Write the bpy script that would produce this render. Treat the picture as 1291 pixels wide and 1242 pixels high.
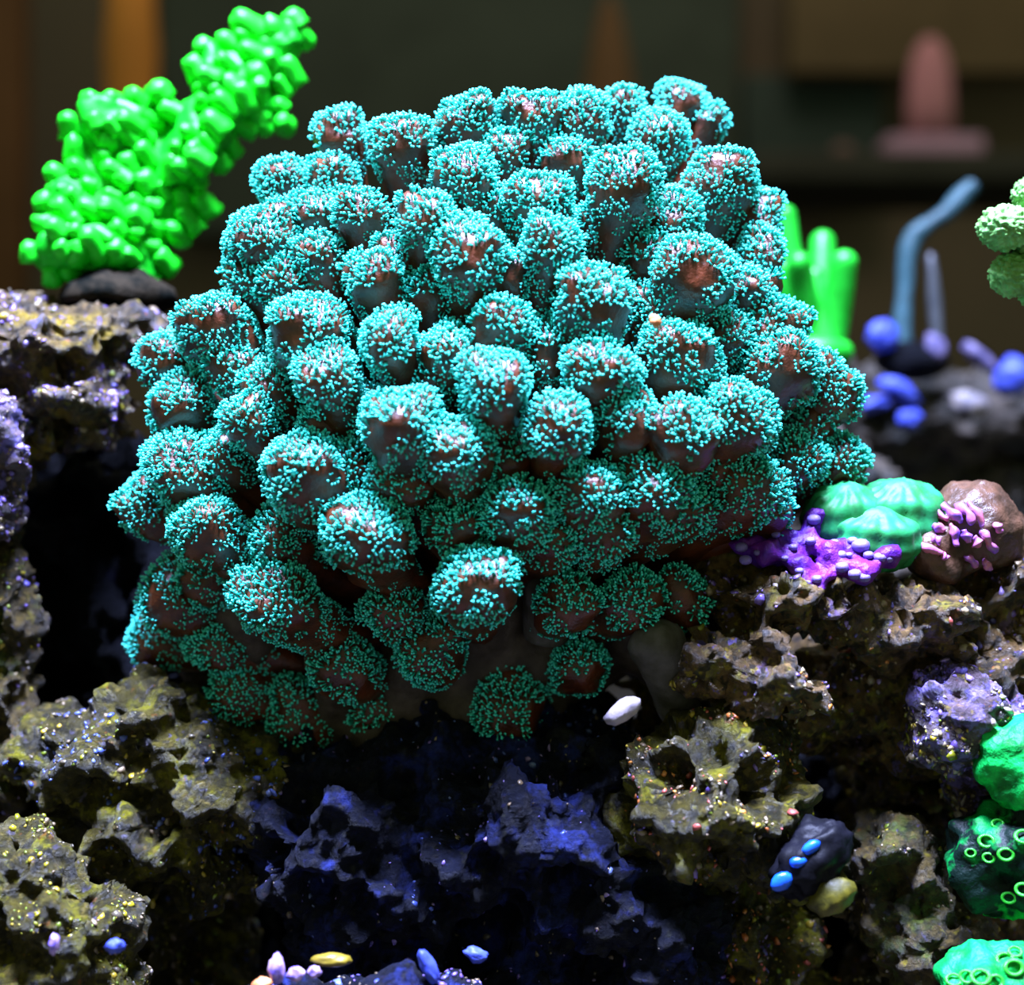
import bpy, bmesh, math, random
import numpy as np
from mathutils import Vector, Matrix

for o in list(bpy.data.objects):
    bpy.data.objects.remove(o)
scene = bpy.context.scene
COL = scene.collection

# ------------------------------------------------------------------ camera
W, H, F = 1291.0, 1242.0, 1900.0
ZC = 0.17
FOCUS = 0.420
cam_d = bpy.data.cameras.new('camera')
cam_d.sensor_fit = 'HORIZONTAL'
cam_d.sensor_width = 36.0
cam_d.lens = F / W * 36.0
cam_d.clip_start = 0.01
cam_d.clip_end = 50
cam_d.dof.use_dof = True
cam_d.dof.focus_distance = FOCUS
cam_d.dof.aperture_fstop = cam_d.lens / 9.5
cam = bpy.data.objects.new('camera', cam_d)
cam.location = (0, 0, ZC)
cam.rotation_euler = (math.pi / 2, 0, 0)
COL.objects.link(cam)
scene.camera = cam

# ------------------------------------------------------------------ world and lights
world = bpy.data.worlds.new('world')
scene.world = world
world.use_nodes = True
bg = world.node_tree.nodes['Background']
bg.inputs[0].default_value = (0.84, 1.0, 0.62, 1)
bg.inputs[1].default_value = 0.30

def area_light(name, loc, target, sx, sy, power, col, spread=180):
    l = bpy.data.lights.new(name, 'AREA')
    l.shape = 'RECTANGLE'; l.size = sx; l.size_y = sy
    l.energy = power; l.color = col; l.spread = math.radians(spread)
    o = bpy.data.objects.new(name, l)
    o.location = loc
    d = Vector(target) - Vector(loc)
    o.rotation_euler = d.to_track_quat('-Z', 'Y').to_euler()
    COL.objects.link(o)
    return o
# the aquarium's overhead LED bar, hanging above and a little in front of the coral
area_light('aquarium_led', (-0.04, 0.22, 1.02), (0.0, 0.43, 0.17), 0.50, 0.12, 29.0, (0.50, 0.58, 1.0), 75)
# added dim warm fill light, out of view, to brighten the room behind the tank
area_light('room_fill', (0.2, 1.2, 1.9), (0.2, 2.2, 0.3), 0.6, 0.6, 7.0, (1.0, 0.86, 0.72))

scene.view_settings.view_transform = 'Standard'
scene.view_settings.look = 'None'
scene.view_settings.gamma = 1.0
scene.view_settings.use_curve_mapping = False
scene.view_settings.exposure = 0.0

# ------------------------------------------------------------------ helpers: space
def P(px, py, D):
    return np.array([(px - W / 2) / F * D, D, ZC - (py - H / 2) / F * D])
def S(n, D):
    return n / F * D

# ------------------------------------------------------------------ helpers: noise
def _h(i, j, k, s):
    n = (i.astype(np.int64) * 374761393 + j.astype(np.int64) * 668265263 + k.astype(np.int64) * 2147483647 + s * 1274126177) & 0xFFFFFFFF
    n = ((n ^ (n >> 13)) * 1274126177) & 0xFFFFFFFF
    n = ((n ^ (n >> 16)) * 2246822519) & 0xFFFFFFFF
    return ((n ^ (n >> 15)) & 0xFFFFFF) / float(0xFFFFFF)
def vnoise(p, s=0):
    b = np.floor(p); f = p - b; f = f * f * (3 - 2 * f)
    i, j, k = b[:, 0].astype(np.int64), b[:, 1].astype(np.int64), b[:, 2].astype(np.int64)
    x, y, z = f[:, 0], f[:, 1], f[:, 2]
    r = 0
    for di in (0, 1):
        for dj in (0, 1):
            for dk in (0, 1):
                w = (x if di else 1 - x) * (y if dj else 1 - y) * (z if dk else 1 - z)
                r = r + w * _h(i + di, j + dj, k + dk, s)
    return r * 2 - 1
def fbm(p, o=4, s=0):
    r = 0; a = 0.5; q = p.copy()
    for n in range(o):
        r = r + a * vnoise(q, s + n * 7); q = q * 2.03 + 11.3; a *= 0.5
    return r
def worley(p, s=0):
    b = np.floor(p).astype(np.int64)
    f1 = np.full(len(p), 9.0); f2 = np.full(len(p), 9.0)
    for di in (-1, 0, 1):
        for dj in (-1, 0, 1):
            for dk in (-1, 0, 1):
                c = b + np.array([di, dj, dk])
                o = np.stack([_h(c[:, 0], c[:, 1], c[:, 2], s + q) for q in (1, 2, 3)], 1)
                d = np.linalg.norm(c + o - p, axis=1)
                m = d < f1
                f2 = np.where(m, f1, np.minimum(f2, d)); f1 = np.where(m, d, f1)
    return f1, f2

# ------------------------------------------------------------------ helpers: meshes
def mk_mesh(name, v, faces, mat=None, cols=None, smooth=True):
    """v (n,3); faces: one array (m,3|4) or list of such arrays; cols (n,3) per-vertex"""
    if not isinstance(faces, (list, tuple)):
        faces = [faces]
    faces = [np.asarray(f, dtype=np.int32) for f in faces if len(f)]
    me = bpy.data.meshes.new(name)
    v = np.asarray(v, dtype=np.float32)
    me.vertices.add(len(v)); me.vertices.foreach_set('co', v.ravel())
    loops = np.concatenate([f.ravel() for f in faces])
    tot = np.concatenate([np.full(len(f), f.shape[1], np.int32) for f in faces])
    st = np.concatenate([[0], np.cumsum(tot)[:-1]]).astype(np.int32)
    me.loops.add(len(loops)); me.loops.foreach_set('vertex_index', loops)
    me.polygons.add(len(tot)); me.polygons.foreach_set('loop_start', st)
    try:
        me.polygons.foreach_set('loop_total', tot)
    except Exception:
        pass
    me.polygons.foreach_set('use_smooth', np.full(len(tot), smooth, dtype=bool))
    if cols is not None:
        a = me.color_attributes.new('tint', 'FLOAT_COLOR', 'POINT')
        c = np.ones((len(v), 4), np.float32); c[:, :3] = cols
        a.data.foreach_set('color', c.ravel())
    me.update(calc_edges=True)
    me.validate()
    if mat:
        me.materials.append(mat)
    return me

def tag(o, label=None, cat=None, group=None, kind=None):
    if label: o['label'] = label
    if cat: o['category'] = cat
    if group: o['group'] = group
    if kind: o['kind'] = kind
    return o
def empty(name, loc, label, cat, group=None):
    o = bpy.data.objects.new(name, None); COL.objects.link(o)
    o.location = loc; o.empty_display_size = 0.01
    return tag(o, label, cat, group)
def root_of(o):
    while o.parent: o = o.parent
    return o
def obj(name, v, faces, mat, parent=None, loc=None, cols=None, smooth=True):
    """verts are given in world space; origin = loc for a top-level mesh or the thing's origin for a part"""
    if parent is not None:
        base = np.array(root_of(parent).location)
    else:
        base = np.array(loc if loc is not None else (0, 0, 0), dtype=float)
    me = mk_mesh(name, np.asarray(v) - base, faces, mat, cols, smooth)
    o = bpy.data.objects.new(name, me); COL.objects.link(o)
    if parent is not None:
        o.parent = parent
    else:
        o.location = base
    return o
def inst(name, me, parent, M):
    """an object sharing mesh data, placed by a WORLD matrix"""
    o = bpy.data.objects.new(name, me); COL.objects.link(o)
    o.parent = parent
    base = Vector(root_of(parent).location)
    o.matrix_local = Matrix.Translation(-base) @ M
    return o

_ico = {}
def ico(n):
    if n not in _ico:
        bm = bmesh.new(); bmesh.ops.create_icosphere(bm, subdivisions=n, radius=1.0)
        bm.verts.ensure_lookup_table()
        _ico[n] = (np.array([v.co[:] for v in bm.verts]), np.array([[q.index for q in f.verts] for f in bm.faces], dtype=np.int32))
        bm.free()
    return _ico[n]

def normals(v, f):
    n = np.zeros_like(v)
    for q in (f if isinstance(f, (list, tuple)) else [f]):
        c = np.cross(v[q[:, 1]] - v[q[:, 0]], v[q[:, 2]] - v[q[:, 0]])
        if q.shape[1] == 4:
            c = c + np.cross(v[q[:, 2]] - v[q[:, 0]], v[q[:, 3]] - v[q[:, 0]])
        for k in range(q.shape[1]):
            np.add.at(n, q[:, k], c)
    return n / (np.linalg.norm(n, axis=1, keepdims=True) + 1e-20)

def remesh(vs, fs, voxel):
    """voxel union of triangle soup -> (verts, quads)"""
    me = mk_mesh('tmp', vs, fs)
    o = bpy.data.objects.new('tmp', me); COL.objects.link(o)
    m = o.modifiers.new('r', 'REMESH'); m.mode = 'VOXEL'; m.voxel_size = voxel; m.adaptivity = 0
    dg = bpy.context.evaluated_depsgraph_get(); dg.update()
    ev = o.evaluated_get(dg); em = ev.to_mesh()
    v = np.zeros(len(em.vertices) * 3, np.float32); em.vertices.foreach_get('co', v); v = v.reshape(-1, 3).astype(float)
    lp = np.zeros(len(em.loops), np.int32); em.loops.foreach_get('vertex_index', lp)
    tot = np.zeros(len(em.polygons), np.int32); em.polygons.foreach_get('loop_total', tot)
    st = np.zeros(len(em.polygons), np.int32); em.polygons.foreach_get('loop_start', st)
    fl = []
    for n in (3, 4):
        s = st[tot == n]
        if len(s): fl.append(np.stack([lp[s + k] for k in range(n)], 1))
    ev.to_mesh_clear()
    bpy.data.objects.remove(o); bpy.data.meshes.remove(me)
    return v, fl
def blobs_union(blobs, voxel):
    """blobs: (centre xyz, (rx,ry,rz))"""
    iv, ifc = ico(3); vs = []; fs = []; n = 0
    for c, r in blobs:
        vs.append(iv * np.array(r) + np.array(c)); fs.append(ifc + n); n += len(iv)
    return remesh(np.concatenate(vs), np.concatenate(fs), voxel)
def relax(v, fl, it=2):
    n = len(v)
    for _ in range(it):
        acc = np.zeros_like(v); cnt = np.zeros(n)
        for q in fl:
            k = q.shape[1]
            for a in range(k):
                b = (a + 1) % k
                np.add.at(acc, q[:, a], v[q[:, b]]); np.add.at(cnt, q[:, a], 1)
                np.add.at(acc, q[:, b], v[q[:, a]]); np.add.at(cnt, q[:, b], 1)
        v = 0.4 * v + 0.6 * acc / np.maximum(cnt, 1)[:, None]
    return v

def frame(d, ref=(0.13, 0.2, 0.97)):
    d = np.asarray(d, float); d = d / np.linalg.norm(d)
    r = np.array(ref)
    if abs(np.dot(d, r)) > 0.98: r = np.array([1.0, 0.1, 0])
    u = np.cross(r, d); u /= np.linalg.norm(u)
    w = np.cross(d, u)
    return u, w, d
def tube(pts, rad, seg=12, flat=1.0, cap=True):
    """tapered tube along pts with rounded ends"""
    pts = np.asarray(pts, float); rad = np.asarray(rad, float)
    m = len(pts)
    tan = np.gradient(pts, axis=0)
    a = np.linspace(0, 2 * math.pi, seg, endpoint=False)
    v = []
    u0, w0, _ = frame(tan[0])
    for i in range(m):
        d = tan[i] / np.linalg.norm(tan[i])
        u0 = u0 - d * np.dot(u0, d); u0 /= np.linalg.norm(u0)
        w0 = np.cross(d, u0)
        v.append(pts[i] + rad[i] * (np.cos(a)[:, None] * u0 + flat * np.sin(a)[:, None] * w0))
    v = np.concatenate(v)
    f = []
    for i in range(m - 1):
        for k in range(seg):
            k2 = (k + 1) % seg
            f.append((i * seg + k, i * seg + k2, (i + 1) * seg + k2, (i + 1) * seg + k))
    v = np.concatenate([v, pts[:1], pts[-1:]])
    n0 = m * seg
    t = [(n0, (k + 1) % seg, k) for k in range(seg)] + [(n0 + 1, (m - 1) * seg + k, (m - 1) * seg + (k + 1) % seg) for k in range(seg)]
    return v, [np.array(f), np.array(t)]
def lathe(c, prof, seg=32):
    """prof: (radius, height) rows, turned round a vertical axis at c"""
    a = np.linspace(0, 2 * math.pi, seg, endpoint=False); v = []; f = []
    for r, h in prof:
        v.append(np.stack([c[0] + r * np.cos(a), c[1] + r * np.sin(a), np.full(seg, c[2] + h)], 1))
    v = np.concatenate(v)
    for i in range(len(prof) - 1):
        for k in range(seg):
            k2 = (k + 1) % seg
            f.append((i * seg + k, i * seg + k2, (i + 1) * seg + k2, (i + 1) * seg + k))
    return v, np.array(f)
def bez(a, b, c, n):
    t = np.linspace(0, 1, n)[:, None]
    return (1 - t) ** 2 * a + 2 * t * (1 - t) * b + t * t * c

# ------------------------------------------------------------------ materials
def new_mat(name):
    m = bpy.data.materials.new(name); m.use_nodes = True
    nt = m.node_tree
    return m, nt, nt.nodes['Principled BSDF']
def nd(nt, t, **kw):
    n = nt.nodes.new(t)
    for k, v in kw.items(): setattr(n, k, v)
    return n
def noise_n(nt, scale, detail=5, rough=0.55, off=0.0):
    tc = nd(nt, 'ShaderNodeTexCoord')
    n = nd(nt, 'ShaderNodeTexNoise'); n.inputs['Scale'].default_value = scale
    n.inputs['Detail'].default_value = detail; n.inputs['Roughness'].default_value = rough
    if off:
        mp = nd(nt, 'ShaderNodeMapping'); mp.inputs['Location'].default_value = (off, off * .7, -off)
        nt.links.new(tc.outputs['Object'], mp.inputs[0]); nt.links.new(mp.outputs[0], n.inputs[0])
    else:
        nt.links.new(tc.outputs['Object'], n.inputs[0])
    return n.outputs['Fac']
def ramp(nt, src, stops, interp='LINEAR'):
    r = nd(nt, 'ShaderNodeValToRGB'); r.color_ramp.interpolation = interp
    e = r.color_ramp.elements
    while len(e) < len(stops): e.new(0.5)
    for q, (p, c) in zip(e, stops):
        q.position = p; q.color = (c, c, c, 1) if not hasattr(c, '__len__') else (*c, 1)
    nt.links.new(src, r.inputs[0])
    return r.outputs[0]
def mixc(nt, fac, a, b):
    m = nd(nt, 'ShaderNodeMix', data_type='RGBA')
    for s, i in ((a, 6), (b, 7)):
        if hasattr(s, 'links') or hasattr(s, 'is_linked'): nt.links.new(s, m.inputs[i])
        else: m.inputs[i].default_value = (*s, 1)
    if isinstance(fac, float): m.inputs[0].default_value = fac
    else: nt.links.new(fac, m.inputs[0])
    return m.outputs[2]
def bump(nt, bsdf, h, strength=0.5, dist=0.001):
    b = nd(nt, 'ShaderNodeBump'); b.inputs['Strength'].default_value = strength; b.inputs['Distance'].default_value = dist
    nt.links.new(h, b.inputs['Height']); nt.links.new(b.outputs[0], bsdf.inputs['Normal'])

def rock_mat(name, dark, mid, accents, rough=0.45, off=0.0, scale=1.0, mottle=0.85, spec=0.5, warm=(1.05, 0.86, 0.50)):
    """mottled live rock: dark/mid ground, then encrusting patches [(colour, scale, threshold, width)]"""
    m, nt, b = new_mat(name)
    c = mixc(nt, ramp(nt, noise_n(nt, 60 * scale, 6, 0.65, off), [(0.36, 0.0), (0.62, 1.0)]), dark, mid)
    for i, (col, sc, th, wd) in enumerate(accents):
        f = ramp(nt, noise_n(nt, sc * scale, 5, 0.62, off + 3.1 * (i + 1)), [(th, 0.0), (min(th + wd, 1), 1.0)])
        c = mixc(nt, f, c, col)
    for i, (col, sc, th) in enumerate([((0.36, 0.25, 0.11), 360, 0.60), ((0.22, 0.18, 0.90), 300, 0.65), ((0.50, 0.42, 0.03), 330, 0.64), ((0.02, 0.018, 0.015), 260, 0.56), ((0.55, 0.18, 0.06), 380, 0.69)]):
        f = ramp(nt, noise_n(nt, sc, 2, 0.5, off + 17 + 2.3 * i), [(th, 0.0), (th + 0.05, mottle)])
        c = mixc(nt, f, c, col)
    # brown-black grit all over
    g = ramp(nt, noise_n(nt, 420, 3, 0.6, off + 9), [(0.34, 0.25), (0.55, 1.0)])
    mm = nd(nt, 'ShaderNodeMix', data_type='RGBA', blend_type='MULTIPLY'); mm.inputs[0].default_value = 0.8
    nt.links.new(c, mm.inputs[6]); nt.links.new(g, mm.inputs[7])
    wm = nd(nt, 'ShaderNodeMix', data_type='RGBA', blend_type='MULTIPLY'); wm.inputs[0].default_value = 1.0
    nt.links.new(mm.outputs[2], wm.inputs[6]); wm.inputs[7].default_value = (*warm, 1)
    nt.links.new(wm.outputs[2], b.inputs['Base Color'])
    b.inputs['Roughness'].default_value = rough
    b.inputs['Specular IOR Level'].default_value = spec
    bump(nt, b, noise_n(nt, 300, 8, 0.75, off + 5), 1.0, 0.003)
    return m
def plain_mat(name, c1, c2, scale=200, rough=0.4, spec=0.4, bscale=600, bstr=0.3, bdist=0.0006, lo=0.38, hi=0.62):
    m, nt, b = new_mat(name)
    c = mixc(nt, ramp(nt, noise_n(nt, scale, 4), [(lo, 0.0), (hi, 1.0)]), c1, c2)
    nt.links.new(c, b.inputs['Base Color'])
    b.inputs['Roughness'].default_value = rough; b.inputs['Specular IOR Level'].default_value = spec
    if bstr > 0: bump(nt, b, noise_n(nt, bscale, 4), bstr, bdist)
    return m
def tint_mat(name, rough=0.35, spec=0.5, bscale=0, mul=None):
    m, nt, b = new_mat(name)
    a = nd(nt, 'ShaderNodeAttribute'); a.attribute_name = 'tint'
    n = ramp(nt, noise_n(nt, 900, 2), [(0.3, 0.75), (0.7, 1.0)])
    mm = nd(nt, 'ShaderNodeMix', data_type='RGBA', blend_type='MULTIPLY'); mm.inputs[0].default_value = 1.0
    nt.links.new(a.outputs['Color'], mm.inputs[6]); nt.links.new(n, mm.inputs[7])
    nt.links.new(mm.outputs[2], b.inputs['Base Color'])
    b.inputs['Roughness'].default_value = rough; b.inputs['Specular IOR Level'].default_value = spec
    if bscale: bump(nt, b, noise_n(nt, bscale, 3), 0.5, 0.0006)
    return m

M = {}
M['polyp'] = tint_mat('polyp_tissue', 0.4, 0.35)
M['flesh'] = plain_mat('coral_flesh', (0.045, 0.011, 0.003), (0.11, 0.024, 0.006), 160, 0.36, 0.45, 900, 0.5, 0.0006)
M['trunk'] = plain_mat('coral_trunk', (0.035, 0.024, 0.016), (0.075, 0.055, 0.040), 120, 0.6, 0.25, 500, 0.5, 0.0010)
M['growth'] = tint_mat('encrusting_growth', 0.32, 0.6, 700)
M['green'] = plain_mat('neon_green_tissue', (0.0, 0.30, 0.004), (0.002, 0.46, 0.010), 90, 0.5, 0.2, 700, 0.15, 0.0004)
M['greentip'] = plain_mat('neon_green_tip', (0.0, 0.45, 0.003), (0.012, 0.66, 0.016), 120, 0.45, 0.25, 700, 0.1, 0.0003)

rng = np.random.default_rng(7)
random.seed(7)

# ================================================================== SETTING
def box(c, s):
    c = np.array(c); s = np.array(s) / 2
    v = np.array([[x, y, z] for x in (-1, 1) for y in (-1, 1) for z in (-1, 1)]) * s + c
    f = np.array([(0, 1, 3, 2), (4, 6, 7, 5), (0, 4, 5, 1), (2, 3, 7, 6), (0, 2, 6, 4), (1, 5, 7, 3)])
    return v, f
def rbox(c, s, bev):
    bm = bmesh.new(); bmesh.ops.create_cube(bm, size=1.0)
    for q in bm.verts: q.co = Vector((q.co.x * s[0], q.co.y * s[1], q.co.z * s[2]))
    bmesh.ops.bevel(bm, geom=bm.edges[:], offset=bev, segments=4, profile=0.5, affect='EDGES')
    bmesh.ops.triangulate(bm, faces=bm.faces[:])
    v = np.array([q.co[:] for q in bm.verts]) + np.array(c)
    bm.verts.index_update()
    f = np.array([[q.index for q in fc.verts] for fc in bm.faces]); bm.free()
    return v, f

m_wall = plain_mat('room_wall_paint', (0.105, 0.084, 0.062), (0.135, 0.098, 0.068), 1.5, 0.9, 0.1, 40, 0.1, 0.002)
m_floor = plain_mat('dark_sand', (0.02, 0.02, 0.018), (0.06, 0.05, 0.04), 300, 0.8, 0.2, 900, 0.6, 0.001)
v, f = box((0, 2.55, 0.6), (5.0, 0.1, 3.0))
tag(obj('wall_back', v, f, m_wall, loc=(0, 2.55, -0.9), smooth=False), 'dim brown room wall far behind the tank', 'wall', kind='structure')
n = 90
xs = np.linspace(-2.5, 2.5, n); ys = np.concatenate([np.linspace(0.15, 0.9, 60), np.linspace(0.95, 2.55, 30)])
X, Y = np.meshgrid(xs, ys)
v = np.stack([X.ravel(), Y.ravel(), np.zeros(X.size)], 1)
v[:, 2] = 0.004 * fbm(v * 14, 4, 3) - 0.004
idx = np.arange(n * n).reshape(n, n)
f = np.stack([idx[:-1, :-1].ravel(), idx[:-1, 1:].ravel(), idx[1:, 1:].ravel(), idx[1:, :-1].ravel()], 1)
tag(obj('floor', v, f, m_floor), 'dark sandy bottom in shadow under the rocks', 'floor', kind='structure')

# ================================================================== ROCKS
def scatter(v, fl, nsamp, r):
    """random points + normals on a mesh"""
    q = np.concatenate([x[:, :3] for x in fl] + [x[:, [0, 2, 3]] for x in fl if x.shape[1] == 4])
    a, b, c = v[q[:, 0]], v[q[:, 1]], v[q[:, 2]]
    nn = np.cross(b - a, c - a); ar = np.linalg.norm(nn, axis=1)
    k = r.choice(len(q), nsamp, p=ar / ar.sum())
    u = r.random((nsamp, 2)); s = np.sqrt(u[:, :1])
    p = a[k] * (1 - s) + b[k] * s * (1 - u[:, 1:]) + c[k] * s * u[:, 1:]
    return p, nn[k] / (ar[k][:, None] + 1e-20)

PAL = {
    'olive': [(.20, .20, .008), (.30, .25, .01), (.14, .19, .012), (.38, .27, .02)],
    'violet': [(.16, .09, .40), (.22, .14, .50), (.10, .08, .32), (.32, .22, .52)],
    'blue': [(.05, .08, .35), (.08, .12, .45), (.12, .16, .40)],
    'rust': [(.50, .14, .03), (.60, .22, .04), (.40, .08, .06)],
    'pale': [(.34, .26, .14), (.36, .30, .26), (.26, .20, .11)],
    'brown': [(.16, .11, .06), (.22, .16, .09), (.10, .08, .05)],
}
def growth_mesh(p, nrm, cols, r, smin, smax):
    """lumpy little crust pieces set on a surface, all in one mesh"""
    iv, ifc = ico(1)
    N = len(p)
    sz = 0.62 * (smin + (smax - smin) * r.random(N) ** 3)
    an = 0.6 + 0.8 * r.random((N, 3))
    an[:, 2] *= 0.5
    jit = 1 + 0.9 * (r.random((N, len(iv), 1)) - 0.5)
    ref = r.normal(size=(N, 3)); u = np.cross(ref, nrm); u /= np.linalg.norm(u, axis=1, keepdims=True); w = np.cross(nrm, u)
    loc = iv[None] * an[:, None, :] * jit * sz[:, None, None]
    V = p[:, None] + loc[..., :1] * u[:, None] + loc[..., 1:2] * w[:, None] + loc[..., 2:] * nrm[:, None]
    Fc = ifc[None] + (np.arange(N) * len(iv))[:, None, None]
    C = np.repeat(cols[:, None, :], len(iv), 1)
    return V.reshape(-1, 3), Fc.reshape(-1, 3), C.reshape(-1, 3)

def rock(name, label, blobs, mat, voxel=0.0018, amp=0.010, pit=0.006, seed=1, growth=0, pal=('olive', 'brown'), gs=(0.0006, 0.0022), fine=1.0):
    bl = [(P(x, y, D), (S(rx, D), S(rd, D), S(ry, D))) for x, y, D, rx, ry, rd in blobs]
    v, fl = blobs_union(bl, voxel * 0.72)
    v = relax(v, fl, 4)
    nrm = normals(v, fl)
    d = amp * fbm(v * 38 + seed, 3, seed)
    v = v + nrm * d[:, None]
    nrm = normals(v, fl)
    f1, f2 = worley(v * 62 + seed * 1.7, seed)
    d = -pit * np.clip(0.58 - f1, 0, 1) * 3.6 * (vnoise(v * 25 + 5, seed) > -0.25) + amp * 0.75 * fbm(v * 110, 4, seed + 3)
    g1, _ = worley(v * 190 + seed, seed + 5)
    d += 0.0042 * fine * (0.5 - g1) * (vnoise(v * 45, seed + 9) + 0.4)
    v = v + nrm * d[:, None]
    nrm = normals(v, fl)
    v = v + nrm * (fine * (0.0022 * fbm(v * 330, 3, seed + 13) - 0.0012 * np.abs(fbm(v * 210, 2, seed + 17))))[:, None]
    v[:, 2] = np.maximum(v[:, 2], -0.003)
    base = np.array([v[:, 0].mean(), v[:, 1].mean(), v[:, 2].min()])
    if growth:
        e = empty(name, base, label, 'rock')
        body = obj('rock_body', v, fl, mat, e)
        r = np.random.default_rng(seed + 50)
        growth = int(growth * 2.6)
        p, nn = scatter(v, fl, growth * 6, r)
        keep = (nn[:, 2] > -0.35) & (fbm(p * 70 + 3, 3, seed) > -0.05)
        p, nn = p[keep][:growth], nn[keep][:growth]
        zone = fbm(p * 40 + 31, 2, seed + 2); zi = ((zone + 0.6) / 1.2 * len(pal) + r.normal(0, 0.6, len(p))).astype(int) % len(pal)
        cols = np.array([PAL[pal[z]][r.integers(len(PAL[pal[z]]))] for z in zi])
        V, Fc, C = growth_mesh(p, nn, cols, r, *gs)
        tag(obj('encrusting_growth', V, Fc, M['growth'], e, cols=C), kind='stuff')
        return e, v, fl
    o = obj(name, v, fl, mat, loc=base)
    tag(o, label, 'rock')
    return o, v, fl

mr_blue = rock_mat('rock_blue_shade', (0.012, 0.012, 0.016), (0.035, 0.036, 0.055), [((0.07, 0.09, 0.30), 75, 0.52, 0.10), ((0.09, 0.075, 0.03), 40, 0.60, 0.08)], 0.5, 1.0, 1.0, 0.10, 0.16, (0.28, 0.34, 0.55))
mr_olive = rock_mat('rock_olive_algae', (0.055, 0.040, 0.014), (0.20, 0.15, 0.03), [((0.42, 0.36, 0.015), 70, 0.52, 0.10), ((0.10, 0.10, 0.30), 90, 0.62, 0.08), ((0.35, 0.14, 0.03), 110, 0.66, 0.05)], 0.4, 2.0, 1.0, 0.7, 0.4, (0.43, 0.46, 0.17))
mr_left = rock_mat('rock_ledge_left', (0.06, 0.05, 0.035), (0.22, 0.16, 0.06), [((0.42, 0.32, 0.03), 45, 0.52, 0.10), ((0.16, 0.17, 0.48), 60, 0.56, 0.08), ((0.30, 0.24, 0.22), 150, 0.60, 0.08)], 0.4, 3.0, 1.0, 0.7, 0.4, (0.62, 0.55, 0.40))
mr_right = rock_mat('rock_ledge_right', (0.075, 0.055, 0.028), (0.30, 0.19, 0.075), [((0.28, 0.26, 0.04), 80, 0.56, 0.08), ((0.24, 0.16, 0.45), 95, 0.62, 0.06), ((0.36, 0.10, 0.06), 60, 0.66, 0.06)], 0.38, 4.0, 1.0, 0.85, 0.5, (0.72, 0.64, 0.44))
mr_dark = rock_mat('rock_cave_shade', (0.003, 0.0035, 0.005), (0.007, 0.008, 0.012), [((0.008, 0.009, 0.022), 50, 0.60, 0.1)], 0.6, 5.0, 1.0, 0.0, 0.08, (1, 1, 1))  # near-black: the shade of the hollows is put into the rock colour
mr_brown = rock_mat('rock_brown_pillar', (0.055, 0.040, 0.018), (0.20, 0.14, 0.045), [((0.14, 0.20, 0.04), 60, 0.55, 0.1), ((0.22, 0.16, 0.08), 100, 0.6, 0.08)], 0.45, 6.0, 1.0, 0.6, 0.4, (0.50, 0.48, 0.26))
mr_purple = rock_mat('rock_lavender_crust', (0.07, 0.055, 0.06), (0.22, 0.17, 0.20), [((0.30, 0.26, 0.75), 150, 0.50, 0.06), ((0.30, 0.24, 0.04), 90, 0.62, 0.06)], 0.4, 7.0, 1.0, 0.6, 0.4, (0.80, 0.70, 0.72))

ROCKS = {}
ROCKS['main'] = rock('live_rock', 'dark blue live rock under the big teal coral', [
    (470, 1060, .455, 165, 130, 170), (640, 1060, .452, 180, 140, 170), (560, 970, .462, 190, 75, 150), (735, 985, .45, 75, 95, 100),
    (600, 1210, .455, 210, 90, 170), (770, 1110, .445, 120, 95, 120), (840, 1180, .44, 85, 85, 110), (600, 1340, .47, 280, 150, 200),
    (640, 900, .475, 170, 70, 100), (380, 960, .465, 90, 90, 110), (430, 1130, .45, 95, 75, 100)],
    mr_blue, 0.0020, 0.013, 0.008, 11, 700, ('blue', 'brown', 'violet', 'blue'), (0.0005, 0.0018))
ROCKS['olive'] = rock('live_rock', 'olive and yellow encrusted round rock right of the pale shell chip', [
    (915, 1000, .425, 105, 90, 110), (880, 1060, .43, 95, 75, 100), (960, 1060, .428, 75, 80, 90), (940, 940, .435, 80, 50, 90), (900, 1180, .46, 120, 110, 120), (920, 1300, .47, 160, 120, 150)],
    mr_olive, 0.0018, 0.012, 0.008, 23, 1100, ('olive', 'olive', 'brown', 'rust', 'violet', 'olive', 'pale'), (0.0006, 0.0020))
ROCKS['ledge_r'] = rock('live_rock', 'brown speckled rock ledge sloping down right of the big coral', [
    (930, 745, .446, 95, 50, 100), (990, 752, .424, 75, 36, 60), (905, 835, .424, 62, 40, 60), (960, 800, .424, 60, 40, 60), (1040, 768, .435, 110, 50, 100), (1150, 775, .44, 110, 65, 110), (840, 880, .475, 70, 60, 60), (900, 820, .45, 80, 60, 100), (985, 862, .420, 65, 42, 70),
    (1230, 790, .455, 110, 100, 130), (1080, 860, .47, 90, 70, 120), (860, 720, .47, 70, 40, 90), (1180, 900, .47, 120, 120, 120), (1220, 1100, .50, 160, 220, 130), (1240, 1300, .50, 200, 150, 140), (1000, 905, .455, 70, 40, 70)],
    mr_right, 0.0019, 0.012, 0.009, 31, 2000, ('brown', 'olive', 'brown', 'violet', 'pale', 'rust', 'brown'), (0.0006, 0.0024))
ROCKS['purple'] = rock('live_rock', 'lavender crusted rock lobe left of the green coral patch', [
    (1205, 890, .428, 55, 60, 70), (1190, 940, .43, 45, 45, 60), (1240, 930, .435, 60, 80, 70), (1262, 1010, .445, 55, 70, 80)],
    mr_purple, 0.0016, 0.008, 0.005, 41, 700, ('violet', 'violet', 'pale', 'olive'), (0.0006, 0.0022))
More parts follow.
